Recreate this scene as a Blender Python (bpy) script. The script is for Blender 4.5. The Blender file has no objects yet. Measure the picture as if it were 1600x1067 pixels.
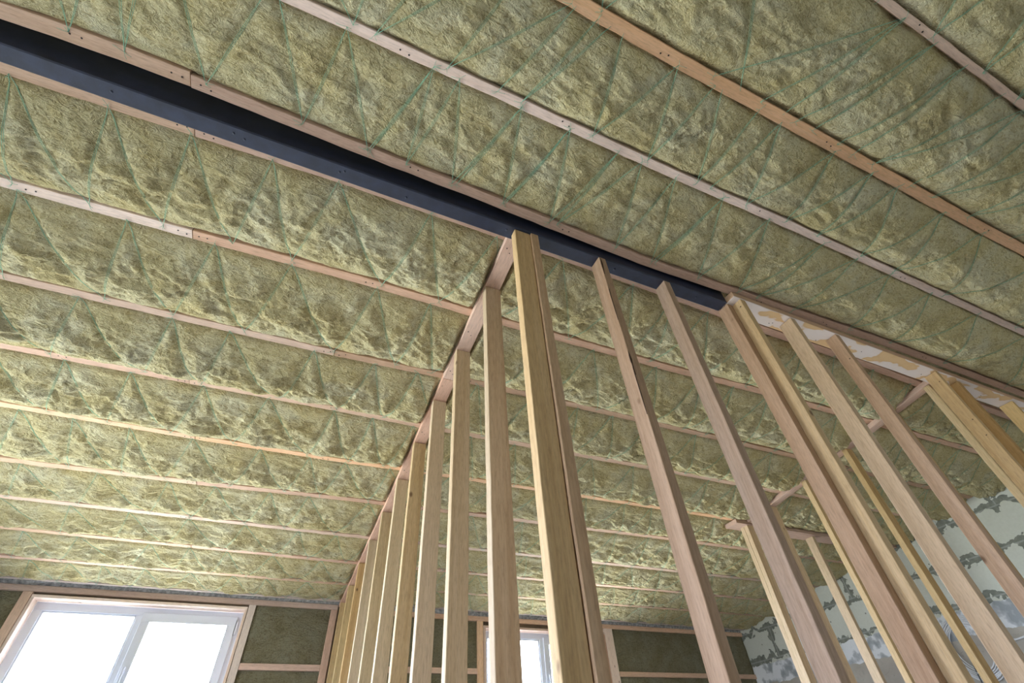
import bpy, bmesh, math, random
import numpy as np
from mathutils import Vector, Matrix

# ------------------------------------------------------------------ camera, sky, exposure
S = 2.5                 # metres per layout unit
CZ = 0.8                # camera height
scn = bpy.context.scene
col = scn.collection
random.seed(7)
rng = np.random.default_rng(11)

cam_d = bpy.data.cameras.new('camera')
cam_d.sensor_width = 36.0
cam_d.lens = 36.0 * 731.2 / 1600.0
cam_d.clip_start = 0.05
cam = bpy.data.objects.new('camera', cam_d)
col.objects.link(cam)
R_ = Vector((0.912, -0.406, -0.055)); F_ = Vector((0.328, 0.644, 0.691))
F_.normalize(); R_ = (R_ - F_ * R_.dot(F_)).normalized(); U_ = R_.cross(F_)
M = Matrix((R_, U_, -F_)).transposed().to_4x4()
M.translation = Vector((0, 0, CZ))
cam.matrix_world = M
scn.camera = cam

vs = scn.view_settings
scn.display_settings.display_device = 'sRGB'
vs.view_transform = 'Standard'
vs.look = 'None'
vs.gamma = 1.0
vs.use_curve_mapping = False
vs.exposure = 2.93

w = bpy.data.worlds.new('sky')
scn.world = w
w.use_nodes = True
wn, wl = w.node_tree.nodes, w.node_tree.links
wn.clear()
tc = wn.new('ShaderNodeTexCoord'); sx = wn.new('ShaderNodeSeparateXYZ')
rp = wn.new('ShaderNodeValToRGB'); bg = wn.new('ShaderNodeBackground'); wo = wn.new('ShaderNodeOutputWorld')
mp = wn.new('ShaderNodeMapRange')
mp.inputs['From Min'].default_value = -1; mp.inputs['From Max'].default_value = 1
wl.new(tc.outputs['Generated'], sx.inputs[0]); wl.new(sx.outputs['Z'], mp.inputs['Value'])
wl.new(mp.outputs[0], rp.inputs[0]); wl.new(rp.outputs[0], bg.inputs[0]); wl.new(bg.outputs[0], wo.inputs[0])
e = rp.color_ramp.elements
e[0].position = 0.0; e[0].color = (0.54, 0.57, 0.57, 1)
e[1].position = 1.0; e[1].color = (0.72, 0.90, 1.30, 1)
for p_, c_ in ((0.47, (0.70, 0.74, 0.76, 1)), (0.50, (.90, 1.0, 1.25, 1)), (0.62, (.88, 1.0, 1.32, 1))):
    k_ = e.new(p_); k_.color = c_
mr2 = wn.new('ShaderNodeMapRange')                    # brighter sky on the window-wall side
mr2.inputs['From Min'].default_value = -1; mr2.inputs['From Max'].default_value = 1
mr2.inputs['To Min'].default_value = 1.3; mr2.inputs['To Max'].default_value = 6.0
wl.new(sx.outputs['Y'], mr2.inputs['Value']); wl.new(mr2.outputs[0], bg.inputs[1])

# room limits in layout units
XL, XR, YB = -1.5, 3.215, -1.3
FLOOR = -CZ / S
H0, YR, SL = 1.05, 0.5566, 0.125
HN = 1.025
def yfar(x): return 2.862 + 0.0235 * x
XD = 2.06
def zp(y): return 1.03 - SL * (y - YR)        # underside of the sloping plates
def zc(y):                                   # underside of the battens
    return (H0 if y > 0.59 else HN) - SL * (y - YR)
def W(x, y, z): return Vector((x * S, y * S, z * S + CZ))

def portal(name, loc, rot, sx_, sy_):
    l = bpy.data.lights.new(name, 'AREA'); l.shape = 'RECTANGLE'; l.size = sx_; l.size_y = sy_
    l.cycles.is_portal = True
    o = bpy.data.objects.new(name, l); col.objects.link(o)
    o.location = loc; o.rotation_euler = rot
    return o
# window openings (layout units): x0, x1, z0, z1
WIN1 = (-0.955, -0.108, -0.12, 0.722)
WIN2 = (1.146, 1.985, -0.12, 0.700)
WINL_ADDED = [(0.05, 0.65, -0.02, 0.74), (1.25, 2.15, -0.02, 0.74)]       # left wall, unseen, added for light on the studs: y0, y1, z0, z1
WINB_ADDED = [(2.2, 2.8, 0.1, 0.7)]             # wall behind the camera, added to light the near ceiling: x0, x1
for a in (WIN1, WIN2):
    portal('portal', W((a[0] + a[1]) / 2, yfar((a[0] + a[1]) / 2) + 0.14, (a[2] + a[3]) / 2), (math.radians(-90), 0, 0), (a[1] - a[0]) * S, (a[3] - a[2]) * S)
for a in WINL_ADDED:
    portal('portal', W(XL - 0.10, (a[0] + a[1]) / 2, (a[2] + a[3]) / 2), (math.radians(-90), 0, math.radians(90)), (a[1] - a[0]) * S, (a[3] - a[2]) * S)
for a in WINB_ADDED:
    portal('portal', W((a[0] + a[1]) / 2, YB - 0.10, (a[2] + a[3]) / 2), (math.radians(90), 0, 0), (a[1] - a[0]) * S, (a[3] - a[2]) * S)

# ------------------------------------------------------------------ helpers
def tag(o, label=None, cat=None, group=None, kind=None):
    if label: o['label'] = label
    if cat: o['category'] = cat
    if group: o['group'] = group
    if kind: o['kind'] = kind
    return o

def mesh_obj(name, verts, faces, mat, parent=None, smooth=False):
    me = bpy.data.meshes.new(name)
    me.from_pydata([tuple(v) for v in verts], [], faces)
    me.update()
    if smooth:
        me.polygons.foreach_set('use_smooth', [True] * len(me.polygons))
    if mat: me.materials.append(mat)
    o = bpy.data.objects.new(name, me)
    col.objects.link(o)
    if parent: o.parent = parent
    return o

def grid_obj(name, P, mat, parent=None):
    """P: (n, m, 3) array of points -> smooth surface"""
    n, m = P.shape[:2]
    me = bpy.data.meshes.new(name)
    me.vertices.add(n * m)
    me.vertices.foreach_set('co', P.reshape(-1).astype(np.float32))
    i, j = np.meshgrid(np.arange(n - 1), np.arange(m - 1), indexing='ij')
    q = np.stack([i * m + j, i * m + j + 1, (i + 1) * m + j + 1, (i + 1) * m + j], -1).reshape(-1)
    nf = (n - 1) * (m - 1)
    me.loops.add(nf * 4); me.polygons.add(nf)
    me.loops.foreach_set('vertex_index', q.astype(np.int32))
    me.polygons.foreach_set('loop_start', np.arange(0, nf * 4, 4, dtype=np.int32))
    me.polygons.foreach_set('use_smooth', np.ones(nf, dtype=bool))
    me.update(calc_edges=True)
    me.materials.append(mat)
    o = bpy.data.objects.new(name, me); col.objects.link(o)
    if parent: o.parent = parent
    return o

def bevel_bm(bm, r, seg=1):
    bmesh.ops.bevel(bm, geom=[e_ for e_ in bm.edges if e_.is_boundary is False and len(e_.link_faces) == 2 and e_.calc_face_angle(0) > 1.0],
                    offset=r, segments=seg, affect='EDGES', profile=0.5)

def box(name, x0, x1, y0, y1, z0, z1, mat, parent=None, bev=0.0):
    """axis-aligned box given in metres, origin at its base centre"""
    c = Vector(((x0 + x1) / 2, (y0 + y1) / 2, z0))
    bm = bmesh.new()
    bmesh.ops.create_cube(bm, size=1)
    for v in bm.verts:
        v.co = Vector((v.co.x * (x1 - x0), v.co.y * (y1 - y0), (v.co.z + .5) * (z1 - z0)))
    if bev: bevel_bm(bm, bev)
    me = bpy.data.meshes.new(name); bm.to_mesh(me); bm.free()
    me.materials.append(mat)
    o = bpy.data.objects.new(name, me); col.objects.link(o)
    o.location = c
    if parent:
        o.parent = parent; o.location = c - parent.location
    return o

def stick(name, pts, wdt, thk, mat, parent=None, side=Vector((0, 1, 0)), bev=0.0025, seglen=0.12, rough=0.0012, ends=None):
    """sawn timber running along a polyline (metres): wdt across `side`, thk across the other axis.
    local Z runs along the timber so the grain follows it"""
    pts = [Vector(p) for p in pts]
    org = pts[0].copy()
    d = (pts[-1] - pts[0]).normalized()
    yv = (side - d * side.dot(d)).normalized()
    xv = yv.cross(d)
    m = Matrix((xv, yv, d)).transposed().to_4x4(); m.translation = org
    mi = m.inverted()
    loc = [mi @ p for p in pts]
    L = loc[-1].z
    n = max(2, int(L / seglen))
    zs = [L * i / n for i in range(n + 1)]
    def cen(z):
        for a, b in zip(loc[:-1], loc[1:]):
            if z <= b.z + 1e-6:
                t = (z - a.z) / max(b.z - a.z, 1e-9)
                return a.x + (b.x - a.x) * t, a.y + (b.y - a.y) * t
        return loc[-1].x, loc[-1].y
    V = []
    b = bev
    for i, z in enumerate(zs):
        cx, cy = cen(z)
        hx = thk / 2; hy = wdt / 2
        j = [random.gauss(0, rough) for _ in range(4)]
        x0, x1, y0, y1 = cx - hx + j[0], cx + hx + j[1], cy - hy + j[2], cy + hy + j[3]
        V += [(x0 + b, y0, z), (x1 - b, y0, z), (x1, y0 + b, z), (x1, y1 - b, z), (x1 - b, y1, z), (x0 + b, y1, z), (x0, y1 - b, z), (x0, y0 + b, z)]
    Fc = []
    for i in range(n):
        for k in range(8):
            a = i * 8 + k; c = i * 8 + (k + 1) % 8
            Fc.append((a, c, c + 8, a + 8))
    Fc.append(tuple(range(7, -1, -1))); Fc.append(tuple(range(n * 8, n * 8 + 8)))
    o = mesh_obj(name, V, Fc, mat)
    if parent:
        o.parent = parent
        o.matrix_parent_inverse = Matrix.Identity(4)
        o.matrix_local = parent.matrix_basis.inverted() @ m
    else:
        o.matrix_world = m
    return o

def tube_mesh(bm, pts, r, k=6):
    pts = [Vector(p) for p in pts]
    rings = []
    for i, p in enumerate(pts):
        d = (pts[min(i + 1, len(pts) - 1)] - pts[max(i - 1, 0)]).normalized()
        a = d.orthogonal().normalized(); b = d.cross(a)
        if rings_ref:
            a = (rings_ref[0] - d * rings_ref[0].dot(d)).normalized(); b = d.cross(a)
        rings_ref[:] = [a]
        rings.append([bm.verts.new(p + a * r * math.cos(2 * math.pi * q / k) + b * r * math.sin(2 * math.pi * q / k)) for q in range(k)])
    for A, B in zip(rings[:-1], rings[1:]):
        for q in range(k):
            bm.faces.new((A[q], A[(q + 1) % k], B[(q + 1) % k], B[q]))
    bm.faces.new(rings[0][::-1]); bm.faces.new(rings[-1])
rings_ref = []
def tube(bm, pts, r, k=6):
    rings_ref[:] = []
    tube_mesh(bm, pts, r, k)
def bm_obj(name, bm, mat, parent=None, smooth=True):
    bmesh.ops.recalc_face_normals(bm, faces=bm.faces)
    me = bpy.data.meshes.new(name); bm.to_mesh(me); bm.free()
    if smooth: me.polygons.foreach_set('use_smooth', [True] * len(me.polygons))
    me.materials.append(mat)
    o = bpy.data.objects.new(name, me); col.objects.link(o)
    if parent: o.parent = parent
    return o

# numpy gradient noise
def _h(ix, iy, seed):
    n = (ix.astype(np.int64) * 374761393 + iy.astype(np.int64) * 668265263 + seed * 1274126177) & 0xffffffff
    n = ((n ^ (n >> 13)) * 1274126177) & 0xffffffff
    return ((n ^ (n >> 16)) & 0xffff) / 65535.0 * 2 * np.pi
def gn(x, y, seed=0):
    ix, iy = np.floor(x), np.floor(y); fx, fy = x - ix, y - iy
    u = fx * fx * fx * (fx * (fx * 6 - 15) + 10); v = fy * fy * fy * (fy * (fy * 6 - 15) + 10)
    def g(dx, dy):
        a = _h(ix + dx, iy + dy, seed)
        return np.cos(a) * (fx - dx) + np.sin(a) * (fy - dy)
    return (g(0, 0) * (1 - u) + g(1, 0) * u) * (1 - v) + (g(0, 1) * (1 - u) + g(1, 1) * u) * v
def fbm(x, y, o=4, seed=0):
    s = 0; a = 1.0; f = 1.0
    for k in range(o):
        s = s + a * gn(x * f, y * f, seed + k * 17); a *= .5; f *= 2.03
    return s

# ------------------------------------------------------------------ materials
def new_mat(name):
    m = bpy.data.materials.new(name); m.use_nodes = True
    nt = m.node_tree; nt.nodes.clear()
    out = nt.nodes.new('ShaderNodeOutputMaterial'); bs = nt.nodes.new('ShaderNodeBsdfPrincipled')
    nt.links.new(bs.outputs[0], out.inputs[0])
    return m, nt, bs, out
def ramp(nt, src, stops):
    r = nt.nodes.new('ShaderNodeValToRGB'); nt.links.new(src, r.inputs[0])
    e_ = r.color_ramp.elements
    e_[0].position, e_[0].color = stops[0][0], (*stops[0][1], 1)
    e_[1].position, e_[1].color = stops[-1][0], (*stops[-1][1], 1)
    for p_, c_ in stops[1:-1]:
        k = e_.new(p_); k.color = (*c_, 1)
    return r.outputs[0]
def noise(nt, vec, scale, detail=3, rough=.5, dist=0):
    n = nt.nodes.new('ShaderNodeTexNoise'); n.inputs['Scale'].default_value = scale
    n.inputs['Detail'].default_value = detail; n.inputs['Roughness'].default_value = rough
    n.inputs['Distortion'].default_value = dist
    if vec: nt.links.new(vec, n.inputs['Vector'])
    return n.outputs['Fac']
def mapping(nt, vec, scale=(1, 1, 1), loc=(0, 0, 0), rot=(0, 0, 0)):
    n = nt.nodes.new('ShaderNodeMapping'); nt.links.new(vec, n.inputs[0])
    n.inputs['Scale'].default_value = scale; n.inputs['Location'].default_value = loc; n.inputs['Rotation'].default_value = rot
    return n.outputs[0]
def mix(nt, fac, a, b, mode='MIX'):
    n = nt.nodes.new('ShaderNodeMix'); n.data_type = 'RGBA'; n.blend_type = mode
    for s_, v in ((0, fac), (6, a), (7, b)):
        if isinstance(v, (int, float)): n.inputs[s_].default_value = v
        elif isinstance(v, tuple): n.inputs[s_].default_value = (*v, 1)
        else: nt.links.new(v, n.inputs[s_])
    return n.outputs[2]
def math_(nt, op, a, b=None, c=None):
    n = nt.nodes.new('ShaderNodeMath'); n.operation = op
    for i, v in enumerate((a, b, c)):
        if v is None: continue
        if isinstance(v, (int, float)): n.inputs[i].default_value = v
        else: nt.links.new(v, n.inputs[i])
    return n.outputs[0]
def bump(nt, bs, h, strength, dist):
    b = nt.nodes.new('ShaderNodeBump'); b.inputs['Strength'].default_value = strength; b.inputs['Distance'].default_value = dist
    nt.links.new(h, b.inputs['Height']); nt.links.new(b.outputs[0], bs.inputs['Normal'])
def objcoord(nt, rnd=True):
    t = nt.nodes.new('ShaderNodeTexCoord'); v = t.outputs['Object']
    if rnd:
        oi = nt.nodes.new('ShaderNodeObjectInfo')
        a = nt.nodes.new('ShaderNodeVectorMath'); a.operation = 'SCALE'
        a.inputs[0].default_value = (13.1, 7.7, 31.3); nt.links.new(oi.outputs['Random'], a.inputs['Scale'])
        b = nt.nodes.new('ShaderNodeVectorMath'); b.operation = 'ADD'
        nt.links.new(v, b.inputs[0]); nt.links.new(a.outputs[0], b.inputs[1]); v = b.outputs[0]
    return v

def wood(name, light, mid, dark, knot=(0.10, 0.045, 0.02), rough=.75, knotty=.5):
    m, nt, bs, out = new_mat(name)
    v = objcoord(nt)
    warp = noise(nt, mapping(nt, v, (2.5, 2.5, .8)), 2.0, 2)
    g = noise(nt, mapping(nt, v, (55, 55, 1.3)), 1.0, 4, .6, .4)          # long grain
    g2 = noise(nt, mapping(nt, v, (16, 16, .55)), 1.0, 3, .5, .8)
    f = mix(nt, .55, g, g2)
    c = ramp(nt, f, [(.28, dark), (.48, mid), (.70, light)])
    blot = noise(nt, mapping(nt, v, (6, 6, 1.6)), 1.0, 3)
    c = mix(nt, math_(nt, 'MULTIPLY', blot, .35), c, mid)
    oi = nt.nodes.new('ShaderNodeObjectInfo')
    hs = nt.nodes.new('ShaderNodeHueSaturation')
    nt.links.new(c, hs.inputs['Color'])
    nt.links.new(math_(nt, 'MULTIPLY_ADD', oi.outputs['Random'], .26, .86), hs.inputs['Value'])
    nt.links.new(math_(nt, 'MULTIPLY_ADD', math_(nt, 'FRACT', math_(nt, 'MULTIPLY', oi.outputs['Random'], 7.3)), .36, .80), hs.inputs['Saturation'])
    nt.links.new(math_(nt, 'MULTIPLY_ADD', math_(nt, 'FRACT', math_(nt, 'MULTIPLY', oi.outputs['Random'], 3.7)), .012, .494), hs.inputs['Hue'])
    fuzz = noise(nt, mapping(nt, v, (130, 130, 16)), 1.0, 4, .7)
    c = mix(nt, 1.0, hs.outputs[0], ramp(nt, fuzz, [(.30, (.78, .77, .76)), (.5, (1, 1, 1)), (.72, (1.12, 1.12, 1.12))]), 'MULTIPLY')
    c = mix(nt, 1.0, c, oi.outputs['Color'], 'MULTIPLY')
    vo = nt.nodes.new('ShaderNodeTexVoronoi'); vo.inputs['Scale'].default_value = 1.0
    nt.links.new(mapping(nt, v, (4.6, 4.6, 2.9)), vo.inputs['Vector'])
    kd = math_(nt, 'MULTIPLY_ADD', warp, .07, vo.outputs['Distance'])
    kf = ramp(nt, kd, [(.05 + .05 * knotty, (1, 1, 1)), (.08 + .08 * knotty, (0, 0, 0))])
    c = mix(nt, math_(nt, 'MULTIPLY', kf, .8), c, knot)
    nt.links.new(c, bs.inputs['Base Color'])
    bs.inputs['Roughness'].default_value = rough
    bs.inputs['Specular IOR Level'].default_value = .25
    fine = noise(nt, mapping(nt, v, (150, 150, 14)), 1.0, 4, .7)
    bump(nt, bs, math_(nt, 'MULTIPLY_ADD', g, .6, fine), .35, .0012)
    return m

M_STUD = wood('sawn_pine', (.68, .51, .31), (.59, .42, .23), (.46, .30, .14))
M_STUDP = wood('weathered_pine', (.62, .48, .37), (.52, .38, .27), (.38, .25, .16))
M_BATT = wood('pink_batten_pine', (.72, .51, .39), (.64, .43, .32), (.52, .33, .23), knotty=.25)
M_BATTL = wood('light_batten_pine', (.86, .71, .63), (.81, .65, .56), (.72, .55, .45), knotty=.2)
M_ORANGE = wood('orange_pine', (.80, .55, .38), (.75, .48, .31), (.64, .38, .22), knotty=.3)

def ridged(nt, vec, scale, detail, dist=0, off=.9, gain=1.6):
    n = nt.nodes.new('ShaderNodeTexNoise'); n.noise_type = 'RIDGED_MULTIFRACTAL'
    n.inputs['Scale'].default_value = scale; n.inputs['Detail'].default_value = detail
    n.inputs['Roughness'].default_value = .55; n.inputs['Distortion'].default_value = dist
    n.inputs['Offset'].default_value = off; n.inputs['Gain'].default_value = gain
    nt.links.new(vec, n.inputs['Vector'])
    return n.outputs['Fac']
def wool(name, a, b, c, dark, sc=1.0):
    m, nt, bs, out = new_mat(name)
    v = objcoord(nt)
    n1 = noise(nt, v, 4 * sc, 4, .6, .6)
    n2 = noise(nt, mapping(nt, v, (13, 30, 30)), sc, 5, .68, 1.2)
    n3 = noise(nt, mapping(nt, v, (70, 100, 100)), sc, 4, .7, 1.5)
    rd = ridged(nt, mapping(nt, v, (5.5, 13, 13)), sc, 6, 1.1)
    rf = ridged(nt, mapping(nt, v, (26, 38, 38)), sc, 3, 1.4)
    cc = ramp(nt, n1, [(.36, a), (.5, b), (.64, c)])
    cc = mix(nt, ramp(nt, rf, [(.30, (.55, .55, .55)), (.75, (0, 0, 0))]), cc, dark)  # shade of the creases put into the colour
    cc = mix(nt, ramp(nt, n3, [(.52, (0, 0, 0)), (.68, (.7, .7, .7))]), cc, tuple(min(1, q * 1.35) for q in c))
    nt.links.new(cc, bs.inputs['Base Color'])
    bs.inputs['Roughness'].default_value = .95
    bs.inputs['Specular IOR Level'].default_value = .1
    h = math_(nt, 'MULTIPLY_ADD', n2, 1.5, math_(nt, 'MULTIPLY_ADD', rd, .70, math_(nt, 'MULTIPLY_ADD', rf, .34, math_(nt, 'MULTIPLY', n3, .8))))
    bump(nt, bs, h, 1.0, .015)
    return m
M_WOOL = wool('mineral_wool', (.68, .56, .28), (.73, .63, .36), (.75, .68, .45), (.43, .32, .13))
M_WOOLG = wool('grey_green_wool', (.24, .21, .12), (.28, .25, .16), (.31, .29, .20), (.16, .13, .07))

def plain(name, colr, rough=.6, metal=0, nscale=0, namp=.1, bmp=0):
    m, nt, bs, out = new_mat(name)
    bs.inputs['Roughness'].default_value = rough; bs.inputs['Metallic'].default_value = metal
    v = objcoord(nt)
    n = noise(nt, v, nscale or 10, 4, .6)
    lo = tuple(q * (1 - namp) for q in colr); hi = tuple(min(1, q * (1 + namp)) for q in colr)
    nt.links.new(ramp(nt, n, [(.3, lo), (.7, hi)]), bs.inputs['Base Color'])
    if bmp: bump(nt, bs, n, bmp, .004)
    return m
M_BEAM = plain('blue_black_painted_steel', (.016, .020, .042), .5, 0, 14, .35, .25)
M_NAIL = plain('nail_steel', (.03, .022, .02), .5, .5)
M_TWINE = plain('green_twine', (.24, .50, .34), .7, 0, 60, .2)
M_PVC = plain('white_window_plastic', (.74, .77, .88), .3, 0, 3, .02)
M_DARK = plain('hinge_gap_shade', (.03, .03, .035), .6)
M_CABLE = plain('white_cable', (.78, .78, .80), .4, 0, 8, .05)
M_CABLED = plain('black_cable', (.03, .03, .03), .4)
M_CRACK = plain('split_shade', (.05, .02, .008), .8, 0, 40, .4)  # dark colour for the shade inside the split
M_SLAB = plain('dark_roof_boarding', (.16, .11, .07), .9, 0, 6, .3)
M_FLOOR = plain('dusty_concrete_floor', (.36, .34, .31), .85, 0, 2.5, .18, .2)

def glass():
    m = bpy.data.materials.new('window_glass'); m.use_nodes = True
    nt = m.node_tree; nt.nodes.clear()
    out = nt.nodes.new('ShaderNodeOutputMaterial'); mx = nt.nodes.new('ShaderNodeMixShader')
    t = nt.nodes.new('ShaderNodeBsdfTransparent'); t.inputs[0].default_value = (.93, .95, .94, 1)
    g = nt.nodes.new('ShaderNodeBsdfGlossy'); g.inputs['Roughness'].default_value = .02
    fr = nt.nodes.new('ShaderNodeFresnel'); fr.inputs[0].default_value = 1.45
    nt.links.new(math_(nt, 'MULTIPLY', fr.outputs[0], .8), mx.inputs[0])
    nt.links.new(t.outputs[0], mx.inputs[1]); nt.links.new(g.outputs[0], mx.inputs[2]); nt.links.new(mx.outputs[0], out.inputs[0])
    return m
M_GLASS = glass()

def painted_plate():
    m, nt, bs, out = new_mat('primed_plate_board')
    v = objcoord(nt)
    n = noise(nt, mapping(nt, v, (9, 9, 4.2)), 1.0, 2, .45)
    c = ramp(nt, n, [(.36, (.70, .46, .24)), (.43, (.66, .42, .21)), (.455, (.76, .64, .58)), (.8, (.80, .69, .65))])
    raw = ramp(nt, noise(nt, mapping(nt, v, (50, 50, 1.2)), 1.0, 4), [(.3, (.45, .27, .16)), (.7, (.62, .40, .26))])
    t = nt.nodes.new('ShaderNodeTexCoord'); sp = nt.nodes.new('ShaderNodeSeparateXYZ'); nt.links.new(t.outputs['Object'], sp.inputs[0])
    c = mix(nt, math_(nt, 'GREATER_THAN', sp.outputs['X'], .024), raw, c)      # primer on the underside only
    nt.links.new(c, bs.inputs['Base Color']); bs.inputs['Roughness'].default_value = .7
    return m
M_PRIMED = painted_plate()

def blocks(name, loc_y, loc_z, axis='YZ', low=True):
    """large aerated concrete blocks with ragged grey mortar; plaster band low down"""
    m, nt, bs, out = new_mat(name)
    t = nt.nodes.new('ShaderNodeTexCoord'); v = t.outputs['Object']
    sp = nt.nodes.new('ShaderNodeSeparateXYZ'); nt.links.new(v, sp.inputs[0])
    U = sp.outputs['Y'] if axis == 'YZ' else sp.outputs['X']; Z = sp.outputs['Z']
    nz = nt.nodes.new('ShaderNodeTexNoise'); nz.inputs['Scale'].default_value = 7; nz.inputs['Detail'].default_value = 3
    nz.inputs['Roughness'].default_value = .55
    nt.links.new(v, nz.inputs['Vector'])
    s2 = nt.nodes.new('ShaderNodeSeparateColor'); nt.links.new(nz.outputs['Color'], s2.inputs[0])
    wob = math_(nt, 'MULTIPLY_ADD', s2.outputs[0], .30, -.15)
    wob2 = math_(nt, 'MULTIPLY_ADD', s2.outputs[1], .30, -.15)
    def tex(du, dz, mort):
        cb = nt.nodes.new('ShaderNodeCombineXYZ')
        a = math_(nt, 'ADD', U, -loc_y); b = math_(nt, 'ADD', Z, -loc_z)
        if du is not None: a = math_(nt, 'ADD', a, du); b = math_(nt, 'ADD', b, dz)
        nt.links.new(a, cb.inputs[0]); nt.links.new(b, cb.inputs[1])
        k = nt.nodes.new('ShaderNodeTexBrick'); nt.links.new(cb.outputs[0], k.inputs[0])
        k.offset = .17; k.inputs['Scale'].default_value = 1
        k.inputs['Brick Width'].default_value = .81 * S; k.inputs['Row Height'].default_value = .175 * S
        k.inputs['Mortar Size'].default_value = mort; k.inputs['Mortar Smooth'].default_value = .1
        k.inputs['Color1'].default_value = (.62, .63, .55, 1); k.inputs['Color2'].default_value = (.68, .69, .62, 1)
        k.inputs['Mortar'].default_value = (.2, .2, .2, 1)
        return k
    k1 = tex(wob, wob2, .042)
    k2 = tex(None, None, .009)
    fine = noise(nt, v, 30, 4, .6)
    block = mix(nt, .25, k1.outputs['Color'], ramp(nt, fine, [(.3, (.56, .57, .50)), (.7, (.74, .75, .69))]))
    mortar = ramp(nt, noise(nt, v, 18, 3), [(.3, (.17, .18, .15)), (.7, (.27, .28, .24))])
    c = mix(nt, k1.outputs['Fac'], block, mortar)
    c = mix(nt, math_(nt, 'MULTIPLY', math_(nt, 'MULTIPLY', k2.outputs['Fac'], .5), k1.outputs['Fac']), c, (.45, .46, .43))
    pits = nt.nodes.new('ShaderNodeTexVoronoi'); pits.inputs['Scale'].default_value = 6.5; nt.links.new(v, pits.inputs['Vector'])
    pf = ramp(nt, pits.outputs['Distance'], [(.05, (1, 1, 1)), (.08, (0, 0, 0))])
    c = mix(nt, pf, c, (.2, .2, .17))
    if low:
        zz = math_(nt, 'ADD', Z, math_(nt, 'MULTIPLY_ADD', s2.outputs[2], .10, -.05))
        band = ramp(nt, noise(nt, v, 5, 3), [(.40, (.34, .36, .38)), (.47, (.50, .52, .54)), (.52, (.80, .81, .83))])
        f1 = math_(nt, 'LESS_THAN', zz, .535 * S + CZ)
        c = mix(nt, f1, c, band)
        f2 = math_(nt, 'LESS_THAN', zz, .425 * S + CZ)
        c = mix(nt, f2, c, ramp(nt, noise(nt, v, 3, 4), [(.3, (.38, .34, .29)), (.7, (.50, .46, .40))]))
    nt.links.new(c, bs.inputs['Base Color']); bs.inputs['Roughness'].default_value = .92
    bump(nt, bs, math_(nt, 'MULTIPLY_ADD', k1.outputs['Fac'], -.9, math_(nt, 'MULTIPLY', fine, .25)), .7, .012)
    return m

# ------------------------------------------------------------------ room shell
def struct(o): return tag(o, kind='structure')
T = 0.10
struct(box('floor', (XL - T) * S, (XR + T) * S, (YB - T) * S, 3.05 * S, -.2, 0, M_FLOOR))
ZT = 1.45
M_BLR = blocks('aerated_blocks_right', 1.19 * S, (.905 - .175 * 4) * S + CZ - 0.0)
struct(box('wall_right', XR * S, (XR + T) * S, (YB - T) * S, 3.05 * S, 0, ZT * S + CZ, M_BLR))

def wall_with_holes(name, horiz, holes, a0, a1, b0, b1, mat, far=False):
    """wall made of boxes around openings; holes: (u0, u1, z0, z1) in layout units"""
    bm = bmesh.new()
    us = sorted({a0, a1} | {h[0] for h in holes} | {h[1] for h in holes})
    def put(u0, u1, z0, z1):
        for (uu, vv, zz) in [None] * 0: pass
        if far:
            P = [(u0, yfar(u0) + b0), (u1, yfar(u1) + b0), (u1, yfar(u1) + b1), (u0, yfar(u0) + b1)]
        elif horiz: P = [(u0, b0), (u1, b0), (u1, b1), (u0, b1)]
        else: P = [(b0, u0), (b1, u0), (b1, u1), (b0, u1)]
        lo = [bm.verts.new(W(x, y, z0)) for x, y in P]; hi = [bm.verts.new(W(x, y, z1)) for x, y in P]
        bm.faces.new(lo[::-1]); bm.faces.new(hi)
        for i in range(4): bm.faces.new((lo[i], lo[(i + 1) % 4], hi[(i + 1) % 4], hi[i]))
    for u0, u1 in zip(us[:-1], us[1:]):
        hh = [h for h in holes if h[0] <= u0 + 1e-6 and h[1] >= u1 - 1e-6]
        if hh:
            put(u0, u1, FLOOR, hh[0][2]); put(u0, u1, hh[0][3], ZT)
        else: put(u0, u1, FLOOR, ZT)
    o = bm_obj(name, bm, mat, smooth=False)
    return struct(o)
M_BLL = blocks('aerated_blocks_left', .3 * S, .205 * S + CZ, 'YZ', False)
M_BLB = blocks('aerated_blocks_front', .3 * S, .205 * S + CZ, 'XZ', False)
wall_with_holes('wall_back', True, [WIN1, WIN2], XL, XR, .018, .14, M_SLAB, far=True)
wall_with_holes('wall_left', False, WINL_ADDED, YB - T, 3.05, XL - T, XL, M_BLL)
wall_with_holes('wall_front', True, WINB_ADDED, XL, XR, YB - T, YB, M_BLB)
# roof boarding above the insulation
RB = []
for (ya, yb) in ((YB - T, YR), (YR, 3.05)):
    hh = HN if ya < 0 else H0
    for z in (.09, .15):
        for y in (ya, yb):
            for x in (XL - T, XR + T):
                RB.append(W(x, y, hh - SL * (y - YR) + z + (.025 if hh == HN else 0)))
fc = []
for b in (0, 8):
    fc += [(b, b + 1, b + 3, b + 2), (b + 4, b + 6, b + 7, b + 5), (b, b + 4, b + 5, b + 1), (b + 2, b + 3, b + 7, b + 6), (b, b + 2, b + 6, b + 4), (b + 1, b + 5, b + 7, b + 3)]
struct(mesh_obj('ceiling', RB, fc, M_SLAB))

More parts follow.
